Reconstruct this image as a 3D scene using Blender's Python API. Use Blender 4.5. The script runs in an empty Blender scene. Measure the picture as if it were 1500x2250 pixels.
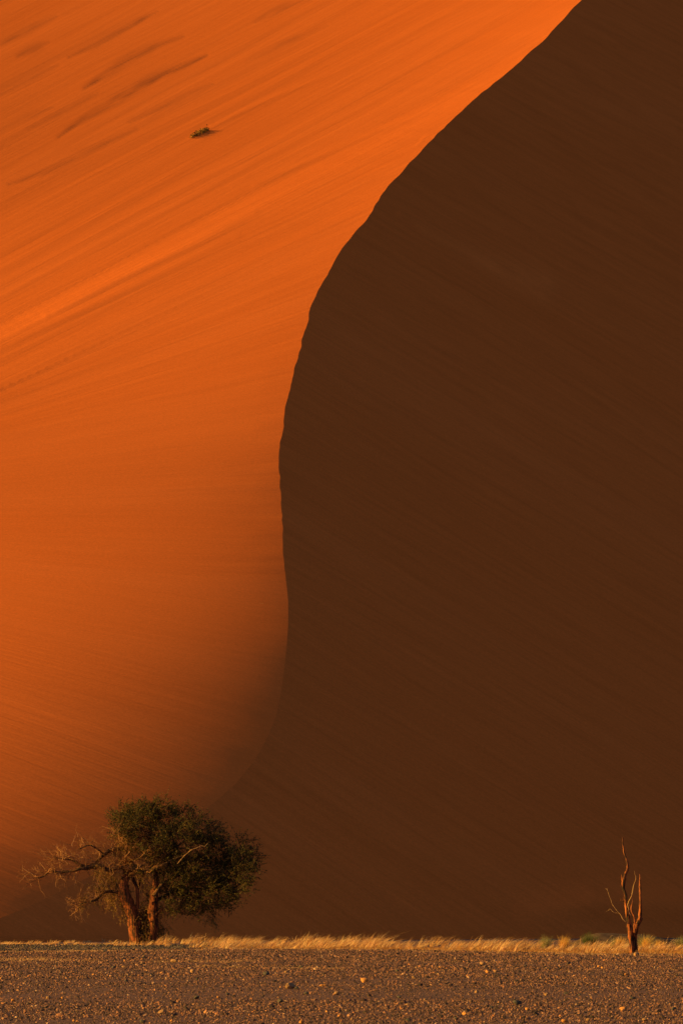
import bpy, math, random
import numpy as np
from mathutils import Vector

# ------------------------------------------------------------ camera, world, sun, exposure
F = 12500.0                       # focal length in pixels of the 1500 px wide photograph
TH = math.atan(881/12500.0)       # upward pitch
CAMZ = 1.6
SUN_EL, SUN_PH = 12.7, -9.9
scene = bpy.context.scene
COL = scene.collection
cd = bpy.data.cameras.new('camera'); cam = bpy.data.objects.new('camera', cd); COL.objects.link(cam)
cam.location = (0, 0, CAMZ); cam.rotation_euler = (math.pi/2 + TH, 0, 0)
cd.sensor_fit = 'HORIZONTAL'; cd.sensor_width = 24.0; cd.lens = 200.0
cd.clip_start = 1.0; cd.clip_end = 20000.0
scene.camera = cam

el, ph = math.radians(SUN_EL), math.radians(SUN_PH)
SDIR = Vector((-math.cos(ph)*math.cos(el), math.sin(ph)*math.cos(el), math.sin(el)))
world = bpy.data.worlds.new('World'); scene.world = world; world.use_nodes = True
wn = world.node_tree.nodes; wl = world.node_tree.links
bg = wn['Background']; bg.inputs['Strength'].default_value = 0.05
sky = wn.new('ShaderNodeTexSky'); sky.sky_type = 'NISHITA'; sky.sun_disc = False
sky.sun_elevation = el; sky.sun_rotation = math.atan2(SDIR.x, SDIR.y)
sky.dust_density = 3.0
wl.new(sky.outputs[0], bg.inputs[0])
sd = bpy.data.lights.new('sun', 'SUN'); sd.energy = 5.0; sd.angle = math.radians(0.5)
sd.color = (1.0, 0.60, 0.06)
so = bpy.data.objects.new('sun', sd); COL.objects.link(so)
so.rotation_euler = SDIR.to_track_quat('Z', 'Y').to_euler()
scene.view_settings.view_transform = 'Standard'; scene.view_settings.look = 'None'
scene.view_settings.gamma = 1.0; scene.view_settings.exposure = 0.90
scene.view_settings.use_curve_mapping = False

rng = np.random.default_rng(11)
random.seed(5)

# ------------------------------------------------------------ helpers
def ray(px, py):
    """direction (x/y, z/y) seen at a pixel of the photograph"""
    a = np.asarray(px, float)-750; b = 1125-np.asarray(py, float)
    dy = F*math.cos(TH)-b*math.sin(TH); dz = F*math.sin(TH)+b*math.cos(TH)
    return a/dy, dz/dy
def at(px, py, D):
    u, v = ray(px, py); return Vector((float(u)*D, D, float(v)*D+CAMZ))
def ground_at(px, py):
    u, v = ray(px, py); D = -CAMZ/float(v); return Vector((float(u)*D, D, 0.0))
def mesh_np(name, V, Fc, mat=None, parent=None, smooth=False):
    """V (n,3), Fc (m,k) array or list of arrays of equal-size faces"""
    if not isinstance(Fc, list): Fc = [Fc]
    me = bpy.data.meshes.new(name)
    V = np.asarray(V, np.float32)
    loops = np.concatenate([f.ravel() for f in Fc]).astype(np.int32)
    tot = np.concatenate([np.full(len(f), f.shape[1], np.int32) for f in Fc])
    st = np.concatenate([[0], np.cumsum(tot)[:-1]]).astype(np.int32)
    me.vertices.add(len(V)); me.vertices.foreach_set('co', V.ravel())
    me.loops.add(len(loops)); me.loops.foreach_set('vertex_index', loops)
    me.polygons.add(len(tot)); me.polygons.foreach_set('loop_start', st); me.polygons.foreach_set('loop_total', tot)
    me.update(calc_edges=True); me.validate()
    me.polygons.foreach_set('use_smooth', np.full(len(me.polygons), smooth))
    if mat: me.materials.append(mat)
    o = bpy.data.objects.new(name, me); COL.objects.link(o)
    if parent: o.parent = parent; o.matrix_parent_inverse = parent.matrix_world.inverted()
    return o
def tag(o, label=None, cat=None, group=None, kind=None):
    if label: o['label'] = label
    if cat: o['category'] = cat
    if group: o['group'] = group
    if kind: o['kind'] = kind
    return o
def empty(name, loc, label, cat, group=None):
    o = bpy.data.objects.new(name, None); COL.objects.link(o); o.location = loc
    o.empty_display_size = .3
    bpy.context.view_layer.update()
    return tag(o, label, cat, group)

class Geo:
    def __init__(s): s.v = []; s.f = {}; s.n = 0
    def add(s, V, Fc):
        Fc = np.asarray(Fc); s.f.setdefault(Fc.shape[1], []).append(Fc+s.n)
        s.v.append(np.asarray(V, float)); s.n += len(V)
    def build(s, name, mat, parent=None, smooth=False):
        return mesh_np(name, np.concatenate(s.v), [np.concatenate(a) for a in s.f.values()], mat, parent, smooth)

def catmull(P, R, step):
    P = np.asarray(P, float); R = np.asarray(R, float)
    out = []; rr = []
    n = len(P)
    for i in range(n-1):
        p0 = P[max(i-1, 0)]; p1 = P[i]; p2 = P[i+1]; p3 = P[min(i+2, n-1)]
        k = max(1, int(np.linalg.norm(p2-p1)/step))
        for j in range(k):
            t = j/k
            out.append(.5*((2*p1)+(-p0+p2)*t+(2*p0-5*p1+4*p2-p3)*t*t+(-p0+3*p1-3*p2+p3)*t**3))
            rr.append(R[i]*(1-t)+R[i+1]*t)
    out.append(P[-1]); rr.append(R[-1])
    return np.array(out), np.array(rr)
def tube(g, P, R, ns=8, rough=0.0, seed=0, cap=True):
    P = np.asarray(P, float); R = np.asarray(R, float); n = len(P)
    T = np.gradient(P, axis=0); T /= np.linalg.norm(T, axis=1, keepdims=True)+1e-9
    up = np.array([0, -1, 0.]) if abs(T[0][1]) < .9 else np.array([1, 0, 0.])
    N = np.zeros_like(P)
    for i in range(n):
        up = up-T[i]*up.dot(T[i]); up /= np.linalg.norm(up)+1e-9; N[i] = up
    B = np.cross(T, N)
    a = np.linspace(0, 2*np.pi, ns, endpoint=False)
    rad = np.ones((n, ns))
    if rough > 0:
        r = np.random.default_rng(seed)
        k = np.arange(n)
        for h in (2, 3, 5):                         # long flutes that wander round the stem
            ph0 = r.random()*6.28; tw = r.normal()*.05
            rad += rough*.6*np.sin(h*a[None, :]+ph0+tw*k[:, None]+.5*np.sin(k[:, None]*.21+ph0))
        rad += rough*r.normal(size=(n, ns))*.35
        rad += rough*.5*np.sin(k[:, None]*.45+r.random()*6)
    V = P[:, None]+(N[:, None]*np.cos(a)[None, :, None]+B[:, None]*np.sin(a)[None, :, None])*(R[:, None]*rad)[..., None]
    V = V.reshape(-1, 3)
    i = np.arange(n-1)[:, None]*ns; j = np.arange(ns)[None, :]; j2 = (j+1) % ns
    Fq = np.stack([i+j, i+j2, i+ns+j2, i+ns+j], -1).reshape(-1, 4)
    g.add(V, Fq)
    if cap and ns > 3:
        c = np.array([P[-1]+T[-1]*R[-1]*.5]); base = V[-ns:]
        jj = np.arange(ns)
        g.add(np.concatenate([base, c]), np.stack([jj, (jj+1) % ns, np.full(ns, ns)], -1))

# ------------------------------------------------------------ materials
def mat(name):
    m = bpy.data.materials.new(name); m.use_nodes = True
    nt = m.node_tree; b = nt.nodes['Principled BSDF']
    b.inputs['Roughness'].default_value = .9
    b.inputs['Specular IOR Level'].default_value = .15
    return m, nt, nt.nodes, nt.links, b
def ramp(nodes, stops):
    r = nodes.new('ShaderNodeValToRGB'); e = r.color_ramp.elements
    while len(e) < len(stops): e.new(.5)
    for x, (p, c) in zip(e, stops): x.position = p; x.color = (*c, 1)
    return r
def noise(nodes, scale, detail=4, rough=.5):
    n = nodes.new('ShaderNodeTexNoise'); n.inputs['Scale'].default_value = scale
    n.inputs['Detail'].default_value = detail; n.inputs['Roughness'].default_value = rough
    return n

def sand_material():
    m, nt, N, L, b = mat('red_dune_sand')
    b.inputs['Specular IOR Level'].default_value = 0.0
    b.inputs['Roughness'].default_value = 1.0
    uv = N.new('ShaderNodeUVMap'); uv.uv_map = 'wind'
    def st(sx, sy, det, rough=.55):
        mp = N.new('ShaderNodeMapping'); mp.inputs['Scale'].default_value = (sx, sy, 1)
        L.new(uv.outputs[0], mp.inputs[0]); n = noise(N, 1.0, det, rough); L.new(mp.outputs[0], n.inputs[0]); return n
    broad = st(.012, .16, 4); fine = st(.07, 2.0, 5, .7); vfine = st(.3, 6.5, 3, .7)
    # wind-sorted bands of lighter and redder grains
    cr = ramp(N, [(.30, (.65, .146, .030)), (.5, (.66, .151, .032)), (.70, (.68, .158, .035))])
    L.new(broad.outputs[0], cr.inputs[0])
    cr2 = ramp(N, [(.3, (.955, .94, .93)), (.7, (1.03, 1.04, 1.05))]); L.new(fine.outputs[0], cr2.inputs[0])
    # the slip face is sorted into finer, stronger flow lines
    slip = N.new('ShaderNodeAttribute'); slip.attribute_name = 'slip'
    flow = st(.11, 2.6, 5, .8)
    cr3 = ramp(N, [(.34, (.91, .905, .90)), (.5, (1, 1, 1)), (.68, (1.07, 1.08, 1.10))]); L.new(flow.outputs[0], cr3.inputs[0])
    ms_ = N.new('ShaderNodeMix'); ms_.data_type = 'RGBA'; L.new(slip.outputs['Fac'], ms_.inputs[0])
    L.new(cr2.outputs[0], ms_.inputs[6]); L.new(cr3.outputs[0], ms_.inputs[7])
    mx = N.new('ShaderNodeMix'); mx.data_type = 'RGBA'; mx.blend_type = 'MULTIPLY'; mx.inputs[0].default_value = 1
    L.new(cr.outputs[0], mx.inputs[6]); L.new(ms_.outputs[2], mx.inputs[7])
    # dark streaks: shade of the ripple hollows put into the sand colour
    at_ = N.new('ShaderNodeAttribute'); at_.attribute_name = 'shade_pale'
    mm = N.new('ShaderNodeMath'); mm.operation = 'MULTIPLY'; mm.use_clamp = True; L.new(at_.outputs['Fac'], mm.inputs[0])
    mr = N.new('ShaderNodeMapRange'); mr.inputs[1].default_value = .35; mr.inputs[2].default_value = .6
    L.new(fine.outputs[0], mr.inputs[0]); mr.inputs[3].default_value = .25; L.new(mr.outputs[0], mm.inputs[1])
    mx2 = N.new('ShaderNodeMix'); mx2.data_type = 'RGBA'; L.new(mm.outputs[0], mx2.inputs[0])
    L.new(mx.outputs[2], mx2.inputs[6]); mx2.inputs[7].default_value = (.30, .078, .028, 1)
    # paler freshly slipped sand
    ng = N.new('ShaderNodeMath'); ng.operation = 'MULTIPLY'; ng.inputs[1].default_value = -.55; ng.use_clamp = True
    L.new(at_.outputs['Fac'], ng.inputs[0])
    mxp = N.new('ShaderNodeMix'); mxp.data_type = 'RGBA'; L.new(ng.outputs[0], mxp.inputs[0])
    L.new(mx2.outputs[2], mxp.inputs[6]); mxp.inputs[7].default_value = (.86, .215, .05, 1); mx2 = mxp
    # grain
    g = noise(N, 5.5, 2, .8); tc = N.new('ShaderNodeTexCoord'); L.new(tc.outputs['Object'], g.inputs[0])
    cg = ramp(N, [(.25, (.86, .86, .86)), (.75, (1.12, 1.12, 1.12))]); L.new(g.outputs[0], cg.inputs[0])
    mx3 = N.new('ShaderNodeMix'); mx3.data_type = 'RGBA'; mx3.blend_type = 'MULTIPLY'; mx3.inputs[0].default_value = 1
    L.new(mx2.outputs[2], mx3.inputs[6]); L.new(cg.outputs[0], mx3.inputs[7])
    L.new(mx3.outputs[2], b.inputs['Base Color'])
    # ripples
    a1 = N.new('ShaderNodeMath'); a1.operation = 'MULTIPLY_ADD'; a1.inputs[1].default_value = .35
    L.new(vfine.outputs[0], a1.inputs[0]); L.new(fine.outputs[0], a1.inputs[2])
    bp = N.new('ShaderNodeBump'); bp.inputs['Strength'].default_value = 1.0; bp.inputs['Distance'].default_value = .034
    L.new(a1.outputs[0], bp.inputs['Height']); L.new(bp.outputs[0], b.inputs['Normal'])
    return m

def ground_material():
    m, nt, N, L, b = mat('gravel_ground')
    tc = N.new('ShaderNodeTexCoord')
    n1 = noise(N, .25, 6, .6); n2 = noise(N, 9, 4, .7)
    L.new(tc.outputs['Object'], n1.inputs[0]); L.new(tc.outputs['Object'], n2.inputs[0])
    c1 = ramp(N, [(.3, (.125, .062, .053)), (.7, (.19, .092, .074))]); L.new(n1.outputs[0], c1.inputs[0])
    c2 = ramp(N, [(.3, (.55, .55, .55)), (.7, (1.25, 1.2, 1.15))]); L.new(n2.outputs[0], c2.inputs[0])
    mx = N.new('ShaderNodeMix'); mx.data_type = 'RGBA'; mx.blend_type = 'MULTIPLY'; mx.inputs[0].default_value = 1
    L.new(c1.outputs[0], mx.inputs[6]); L.new(c2.outputs[0], mx.inputs[7])
    L.new(mx.outputs[2], b.inputs['Base Color'])
    bp = N.new('ShaderNodeBump'); bp.inputs['Distance'].default_value = .03; L.new(n2.outputs[0], bp.inputs['Height'])
    L.new(bp.outputs[0], b.inputs['Normal'])
    return m

def island_material(name, stops, rough=.85, transl=0.0, extra_noise=None, bump=0):
    """one surface whose separate pieces (stones, leaves, blades) differ in colour"""
    m, nt, N, L, b = mat(name); b.inputs['Roughness'].default_value = rough
    g = N.new('ShaderNodeNewGeometry'); r = ramp(N, stops); L.new(g.outputs['Random Per Island'], r.inputs[0])
    out = r.outputs[0]
    if extra_noise:
        tc = N.new('ShaderNodeTexCoord'); n = noise(N, extra_noise, 4, .65); L.new(tc.outputs['Object'], n.inputs[0])
        c = ramp(N, [(.3, (.6, .6, .6)), (.7, (1.3, 1.25, 1.2))]); L.new(n.outputs[0], c.inputs[0])
        mx = N.new('ShaderNodeMix'); mx.data_type = 'RGBA'; mx.blend_type = 'MULTIPLY'; mx.inputs[0].default_value = 1
        L.new(out, mx.inputs[6]); L.new(c.outputs[0], mx.inputs[7]); out = mx.outputs[2]
        if bump:
            bp = N.new('ShaderNodeBump'); bp.inputs['Distance'].default_value = bump; L.new(n.outputs[0], bp.inputs['Height'])
            L.new(bp.outputs[0], b.inputs['Normal'])
    L.new(out, b.inputs['Base Color'])
    if transl > 0:
        t = N.new('ShaderNodeBsdfTranslucent'); L.new(out, t.inputs[0]); ms = N.new('ShaderNodeMixShader')
        ms.inputs[0].default_value = transl; L.new(b.outputs[0], ms.inputs[1]); L.new(t.outputs[0], ms.inputs[2])
        L.new(ms.outputs[0], N['Material Output'].inputs[0])
    return m

def bark_material(name, a, bcol, c):
    m, nt, N, L, b = mat(name)
    tc = N.new('ShaderNodeTexCoord'); mp = N.new('ShaderNodeMapping'); mp.inputs['Scale'].default_value = (1, 1, .16)
    L.new(tc.outputs['Object'], mp.inputs[0])
    n = noise(N, 13, 5, .7); L.new(mp.outputs[0], n.inputs[0])
    r = ramp(N, [(.43, a), (.52, bcol), (.66, c)]); L.new(n.outputs[0], r.inputs[0])
    L.new(r.outputs[0], b.inputs['Base Color'])
    bp = N.new('ShaderNodeBump'); bp.inputs['Distance'].default_value = .05; L.new(n.outputs[0], bp.inputs['Height'])
    L.new(bp.outputs[0], b.inputs['Normal'])
    return m

M_sand = sand_material()
M_ground = ground_material()
M_gravel = island_material('gravel_stones', [(0, (.022, .018, .018)), (.3, (.08, .043, .040)), (.62, (.165, .08, .066)), (.86, (.26, .124, .092)), (.95, (.36, .14, .07)), (1, (.42, .26, .20))])
M_shadegravel = island_material('shade_gravel_stones', [(0, (.03, .024, .025)), (.6, (.075, .056, .054)), (1, (.17, .12, .10))])  # gravel darkened in colour to paint the shaded strip at the left
M_rock_orange = island_material('orange_rock', [(0, (.55, .22, .07)), (1, (.6, .26, .09))], extra_noise=30, bump=.01)
M_rock_dark = island_material('dark_rock', [(0, (.07, .06, .065)), (1, (.10, .085, .08))], extra_noise=30, bump=.01)
M_rock_brown = island_material('brown_rock', [(0, (.30, .16, .09)), (1, (.36, .20, .12))], extra_noise=30, bump=.01)
M_grass = island_material('dry_grass_blades', [(0, (.36, .15, .06)), (.4, (.66, .34, .15)), (.8, (.84, .51, .28)), (1, (.80, .62, .36))], transl=.25, extra_noise=2.2)
M_redgrass = island_material('red_litter', [(0, (.36, .12, .04)), (.5, (.5, .22, .07)), (1, (.62, .36, .14))], transl=.2)
M_goldgrass = island_material('golden_grass_blades', [(0, (.62, .30, .06)), (.6, (.75, .42, .10)), (1, (.8, .5, .18))], transl=.25)
M_greengrass = island_material('green_grass_blades', [(0, (.07, .085, .03)), (.6, (.12, .13, .045)), (1, (.24, .21, .09))], transl=.2)
M_olivegrass = island_material('olive_grass_blades', [(0, (.16, .16, .07)), (.6, (.28, .25, .11)), (1, (.42, .32, .14))], transl=.2)
M_leaf = island_material('thorn_tree_leaves', [(0, (.030, .024, .010)), (.5, (.060, .048, .017)), (.85, (.10, .076, .026)), (1, (.17, .11, .04))], transl=.18)
M_sparse = island_material('dry_hanging_leaves', [(0, (.10, .055, .018)), (.6, (.20, .11, .03)), (1, (.28, .17, .05))], transl=.15)
M_bark = bark_material('thorn_tree_bark', (.03, .015, .011), (.17, .045, .019), (.30, .085, .034))
M_limb = bark_material('dark_limb_bark', (.03, .02, .014), (.11, .048, .026), (.26, .11, .05))
M_twig = island_material('dead_twig_wood', [(0, (.08, .03, .016)), (.5, (.22, .08, .036)), (1, (.48, .23, .12))])
M_deadbark = bark_material('charred_dead_bark', (.03, .018, .014), (.27, .075, .03), (.42, .14, .055))
M_pale = bark_material('bleached_dead_wood', (.20, .10, .055), (.38, .20, .10), (.52, .32, .18))

# ------------------------------------------------------------ dune
CR = np.array([(3200, -2200), (2000, -900), (1640, -450), (1440, -200), (1390, -140), (1340, -80), (1298, -30), (1275, 0), (1245, 30), (1215, 65), (1192, 92), (1165, 110), (1130, 145), (1085, 183), (1052, 207), (1000, 257), (960, 293), (925, 330), (885, 372), (850, 412), (815, 460), (806, 480), (775, 515), (745, 555), (722, 600), (700, 635), (683, 672), (677, 710), (662, 755), (655, 785), (643, 825), (632, 870), (624, 900), (622, 930), (616, 965), (613, 1000), (612, 1040), (616, 1080), (618, 1120), (620, 1150), (619, 1180), (623, 1225), (628, 1270), (633, 1320), (633, 1370), (630, 1420), (626, 1460), (618, 1520), (606, 1575), (588, 1620), (560, 1670), (520, 1720), (470, 1765), (400, 1815), (320, 1860), (240, 1905), (150, 1950), (80, 1985), (0, 2020), (-120, 2043), (-300, 2060), (-3200, 2088), (-6000, 2120)], float)
K0, KX, KY = 115.0, .49, .344
KN = np.array([-40, 300, 600, 850, 1050, 1250, 1450, 1650, 1850, 2000.])
PF = np.array([0.034, 0.035, -0.21, -0.016, 0.19, 0.309, 0.675, 1.01, 0.985, 0.903, -1.223, -0.554, -0.021, 0.183, 0.551, 0.7, 0.958, 0.999, 1.023, 0.936, 6.002, 5.748, 5.533, 5.38, 5.313, 5.379, 5.564, 5.811, 6.065, 6.32, 0.299, 0.451, 0.176, -0.015, -0.063, -0.33, -0.733, -0.944, -0.658, -0.221, 12.713, -9.925, 2.55])
PAD = 40
rows = np.concatenate([np.arange(-316, -12, 8.), np.arange(-12, 2096, 4.)])
def smooth(y, k=7):
    w = np.hanning(k+2)[1:-1]; w /= w.sum(); h = k//2
    return np.convolve(np.pad(y, h, mode='edge'), w, 'valid')
def tab(a): return smooth(np.interp(rows, KN, PF[a:a+10]), 61)
uc_px = np.interp(rows, CR[:, 1], CR[:, 0])
uc_s = smooth(uc_px, 9)
# small scallops along the sharp part of the crest
jit = smooth(rng.normal(size=len(rows)), 5)*1.8+smooth(rng.normal(size=len(rows)), 25)*3.0
uc_px = uc_s+jit*np.clip((1350-rows)/300, 0, 1)
gL, g0, Wd, bb = tab(0), tab(10), np.exp(tab(20)), tab(30)
def q_right(u, v): return np.log(K0/np.maximum(KY-KX*u-v, .04))
def value_noise(x, y, seed, nx=256):
    t = np.random.default_rng(seed).random((nx, nx))
    xi = np.floor(x).astype(int); yi = np.floor(y).astype(int); fx = x-xi; fy = y-yi
    fx = fx*fx*(3-2*fx); fy = fy*fy*(3-2*fy)
    a = t[xi % nx, yi % nx]; b = t[(xi+1) % nx, yi % nx]; c = t[xi % nx, (yi+1) % nx]; d = t[(xi+1) % nx, (yi+1) % nx]
    return (a*(1-fx)+b*fx)*(1-fy)+(c*(1-fx)+d*fx)*fy-.5
# wind-line families that start on the crest: left ones slope like m_left, right ones like m_right
cgrid = np.arange(-2200, 2400, 4.)
mL = np.interp(cgrid, [-2200, 0, 480, 660, 830, 1000, 1150, 1350, 1600, 1760, 2020, 2400], [.5, .53, .47, .34, .20, .08, 0, -.13, -.27, -.35, -.42, -.42])
mR = np.interp(cgrid, [-2200, 0, 800, 2400], [.48, .52, .60, .62])
ucg = np.interp(cgrid, CR[:, 1], CR[:, 0])
def line_at(x, PYq, left):
    yy = cgrid+(mL*(ucg-x) if left else mR*(x-ucg))
    if left: yy = np.maximum.accumulate(yy+np.arange(len(yy))*1e-6); return np.interp(PYq, yy, cgrid)
    idx = np.argsort(yy); return np.interp(PYq, yy[idx], cgrid[idx])
def line_map(PX, PY, left):
    k0 = np.floor(PX/20).astype(int); out = np.empty(PX.shape)
    for k in np.unique(k0):
        sel = k0 == k; t = PX[sel]/20-k; py = PY[sel]
        out[sel] = line_at(k*20., py, left)*(1-t)+line_at((k+1)*20., py, left)*t
    return out
def line_left(PX, PY): return line_map(PX, PY, True)
def line_right(PX, PY): return line_map(PX, PY, False)

def dist_poly(PX, PY, pts):
    d = np.full(PX.shape, 1e9); tt = np.zeros(PX.shape); n = len(pts)-1; sg = np.zeros(PX.shape)
    for i in range(n):
        a = np.array(pts[i], float); b = np.array(pts[i+1], float); ab = b-a
        t = np.clip(((PX-a[0])*ab[0]+(PY-a[1])*ab[1])/ab.dot(ab), 0, 1)
        qx = PX-(a[0]+t*ab[0]); qy = PY-(a[1]+t*ab[1]); dd = np.hypot(qx, qy)
        m = dd < d; d[m] = dd[m]; tt[m] = (i+t[m])/n; sg[m] = np.sign(qy)[m]
    return d, tt, sg
STREAKS = [([(40, 122), (75, 108), (108, 92)], 6, .8), ([(150, 126), (215, 97), (280, 60), (345, 24)], 4, .8),
    ([(185, 193), (240, 160), (290, 127), (340, 102), (405, 80)], 6, 1.), ([(130, 300), (200, 252), (280, 206), (340, 172), (400, 146), (455, 122)], 6, 1.),
    ([(285, 268), (350, 238), (420, 205), (470, 183)], 4, .7), ([(20, 405), (120, 372), (200, 330), (305, 283)], 5, .6),
    ([(540, 135), (600, 105), (720, 55)], 4, .5), ([(560, 48), (615, 20), (700, -10)], 4, .6), ([(-20, 108), (60, 68), (125, 35)], 5, .5),
    ([(-20, 218), (60, 178), (130, 142)], 6, .35), ([(-20, 300), (60, 258), (120, 235)], 5, .3), ([(60, 285), (150, 240), (215, 205)], 4, .35)]
RIDGES = [([(440, 292), (520, 250), (620, 205), (760, 150)], 4, .05), ([(560, 405), (700, 345), (830, 285), (960, 240)], 6, .05),
          ([(100, 690), (260, 610), (420, 540), (560, 470)], 9, .05), ([(0, 760), (160, 690), (330, 610), (520, 520)], 9, .04), ([(915, 320), (935, 300), (958, 290)], 3, .05)]

def depth(PX, PY, side, relief=True):
    """distance of the dune surface on a ray; rows are constant PY"""
    U, V = ray(PX, PY)
    ucp = np.interp(PY, rows, uc_px)
    uc, vc = ray(ucp, PY)
    if side == 'L':
        d = np.clip(ucp-PX, 0, None); dc = d
        far = np.clip(d-1500, 0, None); dc = d-far*.6
        W = np.interp(PY, rows, Wd); a = np.interp(PY, rows, gL); a0 = np.interp(PY, rows, g0); b = np.interp(PY, rows, bb)
        q = q_right(uc, vc)-(a*dc+b*np.minimum(dc, 1500)**2/2000+(a0-a)*W*(1-np.exp(-dc/W)))/F
    else:
        q = q_right(U, V)
    D = np.exp(q)
    shade_pale = np.zeros(PX.shape)  # positive: painted shade of hollows; negative: paler slipped sand
    line = line_left(PX, PY) if side == 'L' else line_right(PX, PY)
    Dl = np.interp(line, rows, np.exp(q_right(*ray(uc_s, rows))))
    metre = D/F
    sgn = -1 if side == 'L' else 1
    uvx = PX*metre*sgn; uvy = line*.045 if side == 'L' else 300+line*.042
    lw = line+36*value_noise(uvx/38+3, line/90+2, 71)+9*value_noise(uvx/13+3, line/30+2, 72)
    uvy = lw*.045 if side == 'L' else 300+lw*.042
    att = np.clip(2.2-.75*np.gradient(line, axis=0)/np.maximum(np.abs(np.gradient(PY, axis=0)), 1), 0, 1) if PX.shape[0] > 2 else 1.0
    if relief:
        n1 = value_noise(uvx/26+7, lw/30, 1)*.22+value_noise(uvx/13, lw/13, 2)*.06*att
        amp = np.clip(np.abs(ucp-PX)/60, 0, 1)
        rel = n1*(1.0 if side == 'L' else .55)
        if side == 'L':
            top = np.clip((700-PY)/600, 0, 1)
            rel = rel*(.34+.36*top)*np.interp(PY, [900, 1500], [1, .6])
            for pts, w, s in STREAKS:
                dd, t, sg = dist_poly(PX, PY, pts)
                k = s*np.exp(-(dd/(1.5*w*(.3+.9*np.sin(np.pi*np.clip(t, .02, .98)))))**2)*(.75+.9*value_noise(PX/26+3, line/7+5, 61))
                shade_pale = np.maximum(shade_pale, k); rel -= k*.14
            for pts, w, s in RIDGES:
                dd, t, sg = dist_poly(PX, PY, pts)
                rel += s*3*np.exp(-(dd/w)**2)*np.sin(np.pi*np.clip(t, .03, .97))**.5
        else:
            # shallow slump lobe high on the slip face and the soft apron low at the right
            dd, t, sg = dist_poly(PX, PY, [(880, 470), (1000, 545), (1120, 600), (1195, 632)])
            rel += .25*np.exp(-(dd/(8+22*t))**2)
            shade_pale = -np.exp(-(dd/(7+20*t))**2)*np.clip(t*3, 0, 1)*(.6+.8*value_noise(PX/30+3, line/8+5, 62))
            dd, t, sg = dist_poly(PX, PY, [(1130, 2000), (1300, 1985), (1600, 1990)])
            rel += .9*np.exp(-(dd/34)**2)*np.clip(t*2, 0, 1)
        D = D-rel*amp*2.2
    # long swell that turns one band of the face more to the sun; it runs over the crest
    cc_ = line if side == 'L' else PY
    st_ = np.clip((cc_-90)/160, 0, 1); dn_ = np.clip((cc_-250)/800, 0, 1)
    sw_ = 1.0*(st_*st_*(3-2*st_)-dn_*dn_*(3-2*dn_))
    if side == 'R': sw_ = sw_*np.exp(-np.clip(PX-ucp, 0, None)/250)
    D = D-sw_
    return U, V, D, uvx, uvy, shade_pale

nr = len(rows)
# left part: columns from far left to the crest, dense near it
sL = np.linspace(0, 1, 360)
left_px = np.empty((nr, 360)); right_px = np.empty((nr, 220))
for i in range(nr):
    c = uc_px[i]; lo = min(-3000, c-300)
    a = np.linspace(lo, min(-40, c-60), 60, endpoint=False)
    b_ = np.linspace(min(-40, c-60), c, 300)
    if c > 100:      # a little denser next to the crest
        s_ = np.linspace(0, 1, 300); b_ = -40+(c+40)*(1-(1-s_)**1.25)
    left_px[i] = np.concatenate([a, b_])
    hi = 4500.; e_ = max(1540, c+200)
    s_ = np.linspace(0, 1, 170)
    right_px[i] = np.concatenate([c+(e_-c)*s_**1.4, np.linspace(e_, hi, 51)[1:]])
PYg = np.repeat(rows[:, None], 360, 1)
UL, VL, DL, ax, ay, tone_l = depth(left_px, PYg, 'L')
PYr = np.repeat(rows[:, None], 220, 1)
# the skyline right of the frame comes down: squeeze the rows there towards the foot
PYr2 = PYr.copy()
vt = np.clip((right_px-1600)/2900, 0, 1)
PYr2 = 2060+(PYr-2060)*(1-vt*.55); PYr2 = np.where(PYr > 2060, PYr, PYr2)
UR, VR, DR, bx_, by_, tone_r = depth(right_px, PYr2, 'R')
DR[:, 0] = DL[:, -1]
def world(U, V, D): return np.stack([U*D, D, V*D+CAMZ], -1)
PL = world(UL, VL, DL); PR = world(UR, VR, DR)
PR[:, 0] = PL[:, -1]
P = np.concatenate([PL, PR[:, 1:]], 1)
UVX = np.concatenate([ax, bx_[:, 1:]], 1); UVY = np.concatenate([ay, by_[:, 1:]], 1); TONE = np.concatenate([tone_l, tone_r[:, 1:]], 1)
# the far side behind the skyline
back = []
for k in range(8, 0, -1):
    Q = P[0].copy(); d = 8*k**2.0; Q[:, 1] += d; Q[:, 0] *= (1+d/1500); Q[:, 2] -= .02*d+.42*np.maximum(d-20, 0); back.append(Q)
P = np.concatenate([np.array(back), P], 0)
pad = lambda A: np.concatenate([np.repeat(A[:1], 8, 0), A], 0)
UVX, UVY, TONE = pad(UVX), pad(UVY), pad(TONE)
h, w_ = P.shape[:2]
ii, jj = np.meshgrid(np.arange(h-1), np.arange(w_-1), indexing='ij')
f0 = ii*w_+jj
faces = np.stack([f0, f0+w_, f0+w_+1, f0+1], -1).reshape(-1, 4)
dune = mesh_np('dune', P.reshape(-1, 3), faces, M_sand, smooth=True)
me = dune.data
lay = me.uv_layers.new(name='wind')
vi = np.empty(len(me.loops), np.int32); me.loops.foreach_get('vertex_index', vi)
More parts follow.
